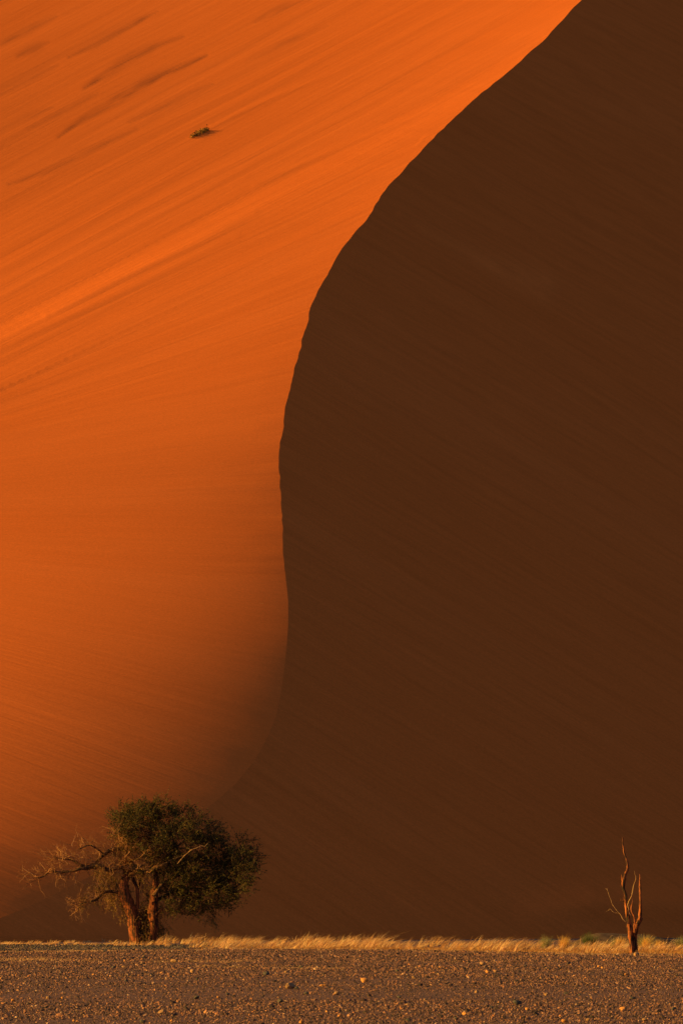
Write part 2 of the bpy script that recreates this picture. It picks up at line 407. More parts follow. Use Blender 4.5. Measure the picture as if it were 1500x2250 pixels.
# left and right faces use different wind directions; corner UVs keep the seam on the crest
uvL = np.stack([UVX.ravel()[vi], UVY.ravel()[vi]], -1)
col = vi % w_; lp = np.repeat(np.arange(len(me.polygons)), 4)
fcol = (faces[:, 0] % w_)[lp] if len(me.polygons) == len(faces) else col
seam = (col == 359) & (fcol >= 359)
rowi = vi//w_
by0 = pad(by_)[:, 0]; bx0 = pad(bx_)[:, 0]
uvL[seam, 0] = bx0[rowi[seam]]; uvL[seam, 1] = by0[rowi[seam]]
lay.data.foreach_set('uv', uvL.astype(np.float32).ravel())
am = me.attributes.new('shade_pale', 'FLOAT', 'POINT'); am.data.foreach_set('value', TONE.ravel().astype(np.float32))
sl = np.zeros((h, w_), np.float32); sl[:, 360:] = 1
am = me.attributes.new('slip', 'FLOAT', 'POINT'); am.data.foreach_set('value', sl.ravel())
# sharp crest edges where it is a knife edge
tag(dune, kind='structure')
sharp = np.zeros(len(me.edges), bool)
ev = np.empty(len(me.edges)*2, np.int32); me.edges.foreach_get('vertices', ev); ev = ev.reshape(-1, 2)
onc = (ev[:, 0] % w_ == 359) & (ev[:, 1] % w_ == 359)
rr = rows[np.clip(ev[:, 0]//w_-8, 0, nr-1)]
sharp[onc & (rr < 1420)] = True
me.edges.foreach_set('use_edge_sharp', sharp)

def dune_point(px, py):
    c = float(np.interp(py, rows, uc_px)); side = 'L' if px < c else 'R'
    U, V, D, *_ = depth(np.array([[float(px)]]), np.array([[float(py)]]), side)
    return Vector((float(U[0, 0]*D[0, 0]), float(D[0, 0]), float(V[0, 0]*D[0, 0])+CAMZ))

# ------------------------------------------------------------ ground: one sheet
gx = np.unique(np.concatenate([np.linspace(-6000, -60, 14), np.linspace(-60, 60, 121), np.linspace(60, 6000, 14)]))
gy = np.unique(np.concatenate([np.linspace(-3000, 60, 8), np.linspace(60, 320, 261), np.linspace(320, 9000, 20)]))
X, Y = np.meshgrid(gx, gy)
def ground_z(X, Y):
    X = np.asarray(X, float); Y = np.asarray(Y, float)
    z = value_noise(X/7+50, Y/13+50, 21)*.05+value_noise(X/2.3+50, Y/3.1+50, 22)*.025
    m = np.clip((60-np.abs(X))/20, 0, 1)*np.clip((Y-62)/10, 0, 1)*np.clip((318-Y)/20, 0, 1)
    return z*m
Z = ground_z(X, Y)
gw = len(gx); a, b = np.meshgrid(np.arange(len(gy)-1), np.arange(gw-1), indexing='ij'); g0_ = a*gw+b
ground = mesh_np('ground', np.stack([X, Y, Z], -1).reshape(-1, 3), np.stack([g0_, g0_+1, g0_+gw+1, g0_+gw], -1).reshape(-1, 4), M_ground, smooth=True)
tag(ground, kind='structure')

# ------------------------------------------------------------ gravel
t_ = (1+5**.5)/2
ICO = np.array([(-1, t_, 0), (1, t_, 0), (-1, -t_, 0), (1, -t_, 0), (0, -1, t_), (0, 1, t_), (0, -1, -t_), (0, 1, -t_), (t_, 0, -1), (t_, 0, 1), (-t_, 0, -1), (-t_, 0, 1)], float)/1.9
IF = np.array([(0, 11, 5), (0, 5, 1), (0, 1, 7), (0, 7, 10), (0, 10, 11), (1, 5, 9), (5, 11, 4), (11, 10, 2), (10, 7, 6), (7, 1, 8), (3, 9, 4), (3, 4, 2), (3, 2, 6), (3, 6, 8), (3, 8, 9), (4, 9, 5), (2, 4, 11), (6, 2, 10), (8, 6, 7), (9, 8, 1)])
def stones(name, x, y, size, m, flat=.6, seed=1):
    r = np.random.default_rng(seed); n = len(x)
    V = ICO[None]*(1+r.normal(size=(n, 12, 1))*.13)
    sc = np.stack([r.uniform(.7, 1.4, n), r.uniform(.7, 1.3, n), r.uniform(.45, 1.0, n)*flat/.6], -1)
    V = V*sc[:, None]
    a = r.uniform(0, 6.28, n); c, s = np.cos(a), np.sin(a); tl = r.normal(size=n)*.35
    vx = V[..., 0]*c[:, None]-V[..., 1]*s[:, None]; vy = V[..., 0]*s[:, None]+V[..., 1]*c[:, None]
    vz = V[..., 2]+vx*tl[:, None]
    W = np.stack([vx, vy, vz], -1)*(size/2)[:, None, None]
    W[..., 0] += x[:, None]; W[..., 1] += y[:, None]; W[..., 2] += (ground_z(x, y)+size*.12)[:, None]
    Fc = (IF[None]+(np.arange(n)*12)[:, None, None]).reshape(-1, 3)
    return mesh_np(name, W.reshape(-1, 3), Fc, m)
def scatter(n, D0, D1, power, spread=.068):
    t = rng.random(n); D = (D0**power+t*(D1**power-D0**power))**(1/power)
    return (rng.random(n)*2-1)*spread*D, D
def edge_D(px): return 1.6*F/(np.interp(px, [-200, 0, 300, 450, 900, 1500, 1700], [2076, 2077, 2080, 2084, 2088, 2098, 2100])-2006)
x, D = scatter(260000, 74, 285, .8, .083)
pxs = 750+x/D*F; pys = 2006+1.6/D*F
keep = (D < edge_D(pxs)+4)
# patchy: strips of finer and coarser gravel
pn = value_noise(x/14+9, D/9+5, 31)+value_noise(x/5+9, D/4+5, 32)*.6
keep &= rng.random(len(x)) < np.clip(.8+.7*pn, .35, 1)
size = np.exp(rng.normal(size=len(x))*.42)*(.0085+D*.00014)*(1+.3*np.clip(pn, -.4, .5))
dark = (pys < np.interp(pxs, [-300, 0, 240, 330, 470, 640, 2000], [2090, 2090, 2088, 2087, 2085, 2083, 2000])) & (pys > 2076)  # strip where shade is painted with darker stones
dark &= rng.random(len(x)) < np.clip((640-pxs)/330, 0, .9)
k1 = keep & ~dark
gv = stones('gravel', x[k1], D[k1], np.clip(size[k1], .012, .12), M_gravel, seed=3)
tag(gv, 'brown and orange gravel stones covering the flat desert floor', 'gravel', kind='stuff')
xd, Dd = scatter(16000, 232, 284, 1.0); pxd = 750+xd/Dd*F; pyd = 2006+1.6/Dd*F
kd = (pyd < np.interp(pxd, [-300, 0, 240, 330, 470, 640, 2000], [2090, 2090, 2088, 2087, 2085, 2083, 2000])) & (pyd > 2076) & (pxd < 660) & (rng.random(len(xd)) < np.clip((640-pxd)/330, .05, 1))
dg = stones('shade_gravel', xd[kd], Dd[kd], rng.uniform(.04, .12, kd.sum()), M_shadegravel, seed=4)
tag(dg, 'strip of gravel coloured dark for shade below the dry grass at the left', 'gravel', kind='stuff')

# ------------------------------------------------------------ rocks big enough to single out
def make_rock(seed):
    r = np.random.default_rng(seed)
    import bmesh
    bm = bmesh.new(); bmesh.ops.create_icosphere(bm, subdivisions=2, radius=.5)
    dirs = r.normal(size=(9, 3)); dirs /= np.linalg.norm(dirs, axis=1, keepdims=True); cut = r.uniform(.28, .46, 9)
    for v in bm.verts:
        p = np.array(v.co)
        for d_, c_ in zip(dirs, cut):
            e_ = p.dot(d_)-c_
            if e_ > 0: p = p-d_*e_*.95
        v.co = Vector(p*(1+r.normal()*.025)*np.array([1.15, 1, .8]))
    m_ = bpy.data.meshes.new('rock'); bm.to_mesh(m_); bm.free(); return m_
ROCKS = [  # px, py, width px, colour, label
 (800, 2157, 14, 'o', 'bright orange wedge-shaped rock near the middle, pale on its right side'),
 (585, 2145, 12, 'd', 'dark square rock standing alone left of the middle of the gravel'),
 (636, 2174, 19, 'b', 'wide low brown rock beside a smaller dark one on the gravel'),
 (652, 2175, 8, 'd', 'small dark rock touching the right end of the wide brown one'),
 (706, 2168, 7, 'o', 'left one of the pair of orange rocks below the middle of the gravel'),
 (715, 2168, 8, 'o', 'right one of the pair of orange rocks below the middle of the gravel'),
 (739, 2187, 11, 'b', 'upright brown rock between the orange pair and the bottom edge'),
 (1071, 2137, 9, 'o', 'orange rock with a dark cap, left one of two below the grass band'),
 (1090, 2136, 9, 'b', 'brown rock just right of the dark-capped orange one'),
 (1060, 2120, 11, 'b', 'brown rock nearest the grass band, above the two side by side'),
 (1398, 2099, 12, 'b', 'pale brown rock at the foot of the dead tree'),
 (1137, 2207, 17, 'd', 'widest dark rock on the right half of the gravel'),
 (1158, 2219, 9, 'o', 'orange rock just right of and below the widest dark rock'),
 (1370, 2220, 13, 'o', 'large pale orange rock in the lower right of the gravel'),
 (1240, 2246, 11, 'o', 'orange rock cut by the bottom edge, right of the middle'),
 (662, 2246, 10, 'o', 'orange rock cut by the bottom edge, left of the middle'),
 (747, 2232, 9, 'o', 'orange rock just above the bottom edge in the middle'),
 (432, 2194, 12, 'd', 'dark flat rock in the lower left part of the gravel'),
 (423, 2137, 10, 'b', 'brown rock above the small dark one, left of the middle'),
 (29, 2198, 8, 'o', 'orange rock near the left edge of the gravel'),
 (355, 2227, 13, 'b', 'brown upright rock low down below the living tree'),
 (313, 2246, 12, 'd', 'dark rock cut by the bottom edge below the living tree'),
 (382, 2114, 12, 'b', 'reddish brown rock closest below the living tree'),
 (230, 2091, 8, 'd', 'dark rock on the low grass line left of the living tree'),
]
SO, SD, SB = 'small orange stone lying loose on the gravel', 'small dark stone lying loose on the gravel', 'small brown stone lying loose on the gravel'
for (a_, b_, c_, d_) in [(673, 2186, 8, 'd'), (615, 2201, 12, 'd'), (897, 2241, 9, 'd'), (873, 2133, 8, 'd'), (662, 2125, 8, 'd'), (967, 2126, 6, 'o'), (877, 2192, 8, 'd'), (1047, 2182, 8, 'b'), (1020, 2228, 10, 'o'), (1273, 2187, 6, 'd'), (1243, 2185, 7, 'd'), (1415, 2243, 10, 'b'), (12, 2204, 7, 'b'), (107, 2194, 10, 'b'), (138, 2193, 7, 'o'), (433, 2153, 6, 'd'), (480, 2192, 8, 'o'), (377, 2243, 8, 'o'), (162, 2242, 6, 'o'), (3, 2153, 7, 'o'), (278, 2157, 6, 'd'), (250, 2128, 9, 'd'), (275, 2112, 6, 'o'), (272, 2125, 6, 'b'), (773, 2238, 7, 'b'), (935, 2197, 8, 'b'), (1390, 2193, 9, 'd'), (1135, 2156, 6, 'd'), (1146, 2155, 7, 'b'), (1155, 2124, 6, 'd'), (1323, 2128, 6, 'o'), (1315, 2125, 6, 'o'), (1375, 2141, 9, 'o'), (1488, 2144, 6, 'd'), (1080, 2214, 7, 'd'), (1300, 2217, 6, 'o'), (170, 2243, 5, 'o'), (560, 2222, 6, 'o'), (895, 2208, 7, 'b'), (1200, 2187, 9, 'b'), (1002, 2237, 7, 'd'), (1480, 2218, 9, 'd'), (1292, 2243, 9, 'b'), (1190, 2150, 8, 'b'), (718, 2223, 6, 'o'), (915, 2126, 6, 'b'), (500, 2186, 7, 'd'), (630, 2137, 8, 'b'), (910, 2150, 8, 'b'), (95, 2124, 5, 'd'), (205, 2143, 5, 'o'), (355, 2139, 6, 'o'), (960, 2141, 6, 'd'), (317, 2103, 6, 'd')]:
    ROCKS.append((a_, b_, c_, d_, {'o': SO, 'd': SD, 'b': SB}[d_]))
MARKS = {0: 'bright orange wedge-shaped rock', 1: 'lone dark square rock', 2: 'wide low brown rock', 5: 'orange pair', 6: 'upright brown rock', 7: 'dark-capped orange rock', 9: 'brown rock nearest the grass', 10: 'pale rock at the dead tree foot', 11: 'widest dark rock', 13: 'large pale orange rock', 14: 'orange rock cut by the bottom edge', 17: 'dark flat rock', 18: 'brown rock in the left part', 19: 'orange rock near the left edge', 20: 'upright rock below the tree', 22: 'reddish rock below the living tree', 23: 'dark rock on the low grass line'}
seen_labels = {r_[4] for r_ in ROCKS[:24]}
for i in range(24, len(ROCKS)):
    x_, y_, w0_, c_, lab = ROCKS[i]
    col_ = {'o': 'orange', 'd': 'dark', 'b': 'brown'}[c_]; size_ = 'fist-sized' if w0_ >= 9 else 'small' if w0_ >= 7 else 'very small'
    for k_ in sorted(MARKS, key=lambda k: (ROCKS[k][0]-x_)**2+(ROCKS[k][1]-y_)**2*3):
        dx_, dy_ = x_-ROCKS[k_][0], y_-ROCKS[k_][1]; d_ = math.hypot(dx_, dy_)
        if abs(dx_) > 2.5*abs(dy_): rel_ = 'left of' if dx_ < 0 else 'right of'
        elif abs(dy_) > 2.5*abs(dx_): rel_ = 'above' if dy_ < 0 else 'below'
        else: rel_ = ('above and ' if dy_ < 0 else 'below and ')+('left of' if dx_ < 0 else 'right of')
        q_ = 'just ' if d_ < 45 else '' if d_ < 120 else 'well '
        t_lab = '%s %s stone %s%s the %s' % (size_, col_, q_, rel_, MARKS[k_])
        if t_lab not in seen_labels: break
    seen_labels.add(t_lab); ROCKS[i] = (x_, y_, w0_, c_, t_lab)
GR = {SO: 'loose orange stones on the gravel', SD: 'loose dark stones on the gravel', SB: 'loose brown stones on the gravel'}
shapes = [make_rock(s) for s in range(6)]
rk = {}
for i, (a_, b_, c_, d_, lab) in enumerate(ROCKS):
    key = (i % 6, d_)
    if key not in rk:
        m_ = shapes[i % 6].copy(); m_.materials.append({'o': M_rock_orange, 'd': M_rock_dark, 'b': M_rock_brown}[d_]); rk[key] = m_
    o = bpy.data.objects.new('rock', rk[key]); COL.objects.link(o)
    p = ground_at(a_, b_+2); s = 1.3*c_/F*p.y
    p.z = float(ground_z(p.x, p.y))+s*.26
    o.location = p; o.scale = (s, s*.9, s*random.uniform(.75, .95)); o.rotation_euler = (random.uniform(-.3, .3), random.uniform(-.3, .3), random.uniform(0, 6.28))
    tag(o, lab, 'rock', 'larger stones scattered over the gravel')

# ------------------------------------------------------------ grass
def blades(name, base, H, lean, m, width=.007, curve=.5, parent=None, seed=0, spread=.25):
    """base (n,3), H (n,), lean (n,2) horizontal tip offset as a fraction of the height"""
    r = np.random.default_rng(seed); n = len(base)
    ts = np.array([0, .35, .7, 1.]); wf = np.array([1, .8, .5, .08])
    a = r.uniform(0, 6.28, n); wd = np.stack([np.cos(a), np.sin(a)*.5, np.zeros(n)], -1)*width
    hx = lean+r.normal(size=(n, 2))*spread
    V = np.empty((n, 4, 2, 3))
    for k, t in enumerate(ts):
        off = (t*(1-curve)+t*t*curve)
        c = base.copy(); c[:, 0] += hx[:, 0]*H*off; c[:, 1] += hx[:, 1]*H*off; c[:, 2] += H*(t-.25*t*t*np.minimum(1, np.abs(hx[:, 0])))
        V[:, k, 0] = c-wd*wf[k]*.5; V[:, k, 1] = c+wd*wf[k]*.5
    q = np.array([(0, 1, 3, 2), (2, 3, 5, 4), (4, 5, 7, 6)])
    return mesh_np(name, V.reshape(-1, 3), (q[None]+(np.arange(n)*8)[:, None, None]).reshape(-1, 4), m, parent)
def clumps(cx, cy, ch, nb, rad, lean=.75, seed=0):
    r = np.random.default_rng(seed); n = len(cx)
    idx = np.repeat(np.arange(n), nb); k = len(idx)
    ang = r.uniform(0, 6.28, k); rr_ = np.sqrt(r.random(k))*rad[idx]
    dx, dy = np.cos(ang)*rr_, np.sin(ang)*rr_
    B = np.stack([cx[idx]+dx, cy[idx]+dy, ground_z(cx[idx]+dx, cy[idx]+dy)-.01], -1)
    H = ch[idx]*r.uniform(.35, 1.1, k)
    le = np.stack([lean+dx/rad[idx]*.45+r.normal(size=n)[idx]*.12, dy/rad[idx]*.4], -1)
    return B, H, le
# main band
n = 2300
px = rng.uniform(-500, 2000, n); De = edge_D(px)+value_noise(px/45., px*0+.5, 43)*9+value_noise(px/14., px*0+.5, 44)*4+1
D = De+np.where(rng.random(n) < .6, rng.random(n)*9, rng.random(n)**1.3*45)
hh = np.interp(px, [-60, 0, 240, 290, 340, 480, 1000, 1560], [.18, .2, .22, .24, .48, .52, .56, .52])
pnz = value_noise((px/F*D)/1.5+40, D/14+3, 41)
hh = hh*(1+.9*pnz)*np.exp(rng.normal(size=n)*.22)*.77
keep = rng.random(n) < np.where(px < 300, .62, np.clip(.58+2.6*pnz, .06, 1))
px, D, hh = px[keep], D[keep], hh[keep]
B, H, le = clumps((px-750)/F*D, D, hh, 20, rng.uniform(.05, .16, len(px)), lean=.8, seed=5)
g1 = blades('dry_grass', B, H, le, M_grass, width=.024, seed=6, spread=.12)
tag(g1, 'band of windblown golden dry grass along the foot of the dune', 'grass', kind='stuff')
# low litter and stubble at the front of the band on the right
n = 3400; px = rng.uniform(420, 1960, n); D = edge_D(px)+rng.random(n)*8-0.5
B, H, le = clumps((px-750)/F*D, D, rng.uniform(.06, .2, n)*np.interp(px, [420, 900, 1500], [.5, .9, 1.3]), 12, np.full(n, .22), lean=.4, seed=7)
g2 = blades('grass_litter', B, H, le, M_redgrass, width=.014, seed=8, spread=.8)
tag(g2, 'low reddish straw and litter at the front of the grass band', 'grass', kind='stuff')
# low sparse lines on the gravel
lx, lD, lh = [], [], []
def line_grass(x0, x1, y0, y1, n, h, jitter=1.2, w0=1):
    for _ in range(n):
        t = random.random(); p = x0+(x1-x0)*t; y = y0+(y1-y0)*t+random.gauss(0, jitter)
        lx.append(p); lD.append(1.6*F/(y-2006)); lh.append(h*random.uniform(.4, 1.2))
line_grass(-20, 250, 2093, 2090, 330, .085, .8); line_grass(240, 560, 2090, 2087, 110, .07, 1)
line_grass(-20, 110, 2111, 2110, 130, .10, 1.6); line_grass(100, 220, 2110, 2111, 60, .08, 1.6); line_grass(330, 560, 2112, 2112, 130, .07, 1.5)
line_grass(430, 760, 2124, 2128, 130, .07, 1.5); line_grass(760, 1100, 2112, 2115, 60, .05, 2); line_grass(880, 1500, 2128, 2132, 60, .05, 2)
line_grass(150, 300, 2086, 2085, 30, .12, 1); line_grass(0, 90, 2086, 2087, 14, .12, 1)
for _ in range(260):                       # stragglers in front of the band
    p = random.uniform(430, 1540); lx.append(p); lD.append(float(edge_D(p))-abs(random.gauss(0, 7))); lh.append(random.uniform(.06, .2))
lx, lD, lh = np.array(lx), np.array(lD), np.array(lh)
B, H, le = clumps((lx-750)/F*lD, lD, lh, 16, np.full(len(lx), .2), lean=.5, seed=9)
g3 = blades('low_grass', B, H, le, M_grass, width=.009, seed=10, spread=.6)
tag(g3, 'thin sparse lines of low dry grass on the gravel plain', 'grass', kind='stuff')

def tuft(px, py, hpx, wpx, m, label, name='grass_tuft', D=None, n=520, lean=.35, group=None, cat='grass tuft'):
    p = ground_at(px, py) if D is None else at(px, py, D)
    s = p.y/F; H0 = hpx*s; R0 = wpx*s/2
    r = np.random.default_rng(int(px*7+py)); a = r.uniform(0, 6.28, n); q = np.sqrt(r.random(n))
    base = np.stack([np.cos(a)*q*R0*.35, np.sin(a)*q*R0*.35, np.full(n, -.02)], -1)
    le = np.stack([np.cos(a)*q*R0*.75/H0+lean*.6, np.sin(a)*q*R0*.75/H0], -1)
    H = H0*(1.15-.35*q)*r.uniform(.35, 1.12, n)
    o = blades(name, base, H, le, m, width=.012, seed=int(px), spread=.25)
    o.location = p
    return tag(o, label, cat, group)
tuft(1236, 2089, 36, 32, M_goldgrass, 'bright orange-gold upright tuft in the grass band, left of the green bush')
tuft(1196, 2086, 33, 38, M_olivegrass, 'pale olive tuft in the grass band left of the bright gold one')
tuft(1362, 2088, 32, 34, M_goldgrass, 'golden tuft just left of the dead tree')
tuft(1415, 2084, 33, 56, M_olivegrass, 'wide golden green tuft directly right of the dead tree', n=700)
tuft(1419, 2085, 34, 30, M_goldgrass, 'golden top tuft growing inside the wide one right of the dead tree', n=260)
tuft(1446, 2090, 27, 30, M_goldgrass, 'small yellow tuft between the wide tuft and the right edge')
tuft(1345, 2086, 27, 28, M_olivegrass, 'olive tuft between the green bush and the golden tuft by the dead tree')
tuft(1293, 2079, 30, 48, M_greengrass, 'round dark green bush at the left end of the grey sand mound', name='green_bush', n=1100, lean=.2, cat='bush', D=262)
tuft(1497, 2086, 31, 46, M_olivegrass, 'pale green bush cut by the right edge', name='green_bush', n=900, lean=.2, cat='bush', D=245)

# grey hummock behind the grass
def mound():
    m, nt, N, L, b = mat('grey_mound_sand')
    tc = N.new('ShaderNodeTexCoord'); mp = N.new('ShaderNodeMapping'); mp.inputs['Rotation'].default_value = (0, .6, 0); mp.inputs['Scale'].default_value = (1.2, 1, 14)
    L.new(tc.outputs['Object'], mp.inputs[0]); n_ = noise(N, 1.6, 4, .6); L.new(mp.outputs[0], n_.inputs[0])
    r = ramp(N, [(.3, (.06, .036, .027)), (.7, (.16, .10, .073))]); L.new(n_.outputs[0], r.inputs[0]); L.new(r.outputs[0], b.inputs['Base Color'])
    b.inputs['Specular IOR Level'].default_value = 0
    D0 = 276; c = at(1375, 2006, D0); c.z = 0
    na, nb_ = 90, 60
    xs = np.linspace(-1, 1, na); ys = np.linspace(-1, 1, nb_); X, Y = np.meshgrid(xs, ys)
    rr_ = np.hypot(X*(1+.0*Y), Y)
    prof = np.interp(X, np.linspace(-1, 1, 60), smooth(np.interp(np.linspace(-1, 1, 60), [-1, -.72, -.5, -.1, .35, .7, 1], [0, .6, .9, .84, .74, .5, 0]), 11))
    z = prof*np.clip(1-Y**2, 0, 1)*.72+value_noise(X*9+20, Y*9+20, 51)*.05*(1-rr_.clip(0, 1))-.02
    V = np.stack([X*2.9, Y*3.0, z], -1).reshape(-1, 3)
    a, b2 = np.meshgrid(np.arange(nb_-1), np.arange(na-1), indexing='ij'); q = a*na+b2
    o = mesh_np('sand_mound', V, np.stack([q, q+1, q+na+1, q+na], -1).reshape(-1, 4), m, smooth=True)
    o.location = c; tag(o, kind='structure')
mound()

# ------------------------------------------------------------ things growing on the dune
def dune_shrub(px, py, wpx, hpx, label, nst, group=None):
    p = dune_point(px, py); s = p.y/F; W = wpx*s; H0 = hpx*s
    r = np.random.default_rng(int(px))
    root = empty('dune_shrub', p, label, 'shrub', group)
    g = Geo(); lv = []
    pa, pb = dune_point(px-wpx*.45, py+wpx*.22), dune_point(px+wpx*.45, py-wpx*.22)   # it straggles up the slope
    ax = np.array(pb-pa)/W; mid = np.array((pa+pb)/2-p)
    for k in range(nst):
        t = r.uniform(-.5, .5); b0 = mid+ax*t*W
        d_ = np.array([r.normal()*.5+.3, r.normal()*.5, abs(r.normal())*.5+.6]); d_ /= np.linalg.norm(d_)
        L_ = H0*r.uniform(.6, 1.3)*(1-abs(t))
        pts = [b0-np.array([0, 0, .1]), b0+d_*L_*.5+r.normal(size=3)*.03, b0+d_*L_+r.normal(size=3)*.05]
        tube(g, pts, [.05, .04, .02], 4, cap=False)
        for q in range(26):
            c = b0+d_*L_*r.uniform(.3, 1)+r.normal(size=3)*.12
            lv.append(c)
    g.build('stem', M_limb, root)
    lv = np.array(lv); leaf_quads('foliage', lv, .2, M_goldleaf, root, seed=int(px))
def leaf_quads(name, C, size, m, parent, seed=0, aspect=.45, dirs=None, world=False):
    r = np.random.default_rng(seed); n = len(C)
    d = r.normal(size=(n, 3)) if dirs is None else dirs+r.normal(size=(n, 3))*.45
    d /= np.linalg.norm(d, axis=1, keepdims=True)
    e = np.cross(d, r.normal(size=(n, 3))); e /= np.linalg.norm(e, axis=1, keepdims=True)+1e-9
    L_ = (size*r.uniform(.6, 1.3, n))[:, None]
    V = np.stack([C-d*L_*.5, C+e*L_*aspect*.5, C+d*L_*.5, C-e*L_*aspect*.5], 1)
    if parent is not None and not world: V = V+np.array(parent.location)
    o = mesh_np(name, V.reshape(-1, 3), np.arange(n*4).reshape(-1, 4), m, parent)
    return o
M_goldleaf = island_material('dune_shrub_leaves', [(0, (.08, .035, .01)), (.6, (.24, .12, .03)), (1, (.45, .26, .06))], transl=.2)

dune_shrub(438, 294, 42, 6, 'low straggling shrub alone high on the sunlit dune face', 46)
def dune_tuft(px, py, hpx, label):
    p = dune_point(px, py); s = p.y/F; r = np.random.default_rng(px); n = 70
    a = r.uniform(0, 6.28, n); R0 = hpx*s*.5
    base = np.stack([np.cos(a)*R0*.4, np.sin(a)*R0*.4, np.full(n, -.15)], -1)
    le = np.stack([np.cos(a)*.5+.7, np.sin(a)*.4], -1)
    o = blades('dune_tuft', base, hpx*s*r.uniform(.6, 1.2, n), le, M_grass, width=.035, seed=px)
    o.location = p; tag(o, label, 'grass tuft', 'dry tufts on the dune')
dune_tuft(485, 1018, 5, 'tiny dry tuft on the bright sand left of the middle of the crest')
dune_tuft(571, 1325, 5, 'tiny dry tuft close to the crest where it begins to soften')
dune_tuft(537, 1446, 4, 'tiny dry tuft below the one close to the softening crest')
dune_tuft(145, 1617, 4, 'tiny dry tuft on the dim sand above the bare branches of the tree')
dune_tuft(150, 1362, 3, 'tiny dry tuft on the bright sand at the left side')
dune_tuft(775, 212, 3, 'tiny dry tuft high on the bright sand near the top')

# ------------------------------------------------------------ the living thorn tree
TD = 277.0
class Map:
    """turns coordinates of an enlarged detail into metres at a distance, relative to an origin"""
    def __init__(s, ox, oy, sc, D): s.ox, s.oy, s.sc, s.D = ox, oy, sc, D; s.k = D/F/sc
    def p(s, X, Y, dy=0.0):
        q = at(s.ox+X/s.sc, s.oy+Y/s.sc, s.D); return np.array([q.x, q.y+dy, q.z])
    def r(s, w): return w*.5*s.k
T1 = Map(40, 1730, 2.5, TD)
base = T1.p(690, 848); base[2] = 0
tree = empty('thorn_tree', base, 'leaning green thorn tree with bare dead branches on its left side', 'tree')
def limb(m, name, pts, mt, parent, ns=10, rough=.10, step=.12, seed=0, extra=None):
    """pts: (X, Y, width, depth offset)"""
    P = [m.p(a, b, d) for a, b, w, d in pts]; R = [m.r(w) for a, b, w, d in pts]
    P, R = catmull(P, R, step)
    rr_ = np.random.default_rng(seed); P[1:-1] += rr_.normal(size=P[1:-1].shape)*R[1:-1, None]*.05
    g = Geo(); tube(g, P, R, ns, rough, seed)
    for e in (extra or []):
        Pe = [m.p(a, b, d) for a, b, w, d in e]; Re = [m.r(w) for a, b, w, d in e]; Pe, Re = catmull(Pe, Re, step)
        Pe[1:-1] += rr_.normal(size=Pe[1:-1].shape)*Re[1:-1, None]*.2
        tube(g, Pe, Re, max(5, ns-3), rough, seed+7)
    return g.build(name, mt, parent, smooth=True), P, R
paths = []
o, P, R = limb(T1, 'trunk', [(668, 872, 112, 0), (652, 800, 78, 0), (636, 720, 64, -.1), (612, 650, 62, -.15), (588, 600, 56, -.2), (580, 545, 50, -.2), (592, 480, 36, -.1), (600, 420, 32, -.1), (598, 360, 26, 0), (610, 290, 20, .2), (640, 210, 12, .3), (670, 150, 6, .3)], M_bark, tree, 14, .13, seed=1); paths.append((P, R))
o, P, R = limb(T1, 'trunk', [(672, 840, 34, -.1), (664, 740, 28, -.15), (656, 650, 24, -.1), (654, 570, 20, -.1), (630, 500, 18, 0), (615, 440, 14, 0)], M_bark, tree, 10, .12, seed=2, extra=[[(652, 580, 14, .1), (668, 520, 12, .2), (690, 470, 9, .2)]]); paths.append((P, R))
o, P, R = limb(T1, 'trunk', [(718, 872, 84, 0), (735, 800, 60, -.1), (742, 730, 50, -.2), (742, 660, 50, -.3), (748, 600, 40, -.35), (756, 530, 28, -.3), (758, 460, 20, -.1), (772, 380, 16, .2), (800, 280, 12, .4), (830, 190, 9, 0)], M_bark, tree, 12, .13, seed=3, extra=[[(750, 700, 34, -.3), (772, 684, 24, -.35), (790, 672, 14, -.35)]]); paths.append((P, R))
LIMBS = [
 ('branch', [(748, 600, 26, -.65), (785, 545, 22, -.5), (850, 500, 17, 0), (950, 455, 14, -.2), (1090, 425, 8, -.3)], M_limb),
 ('branch', [(745, 640, 22, -.55), (820, 590, 15, .6), (930, 560, 12, .9), (1040, 560, 7, 1.1)], M_limb),
 ('branch', [(768, 420, 16, .1), (860, 340, 13, -.3), (960, 260, 9, -.5), (1030, 230, 5, -.6)], M_limb),
 ('branch', [(600, 400, 20, -.1), (680, 460, 18, -.5), (760, 445, 16, -.6), (850, 400, 11, -.7), (920, 375, 8, -.9)], M_limb),
]
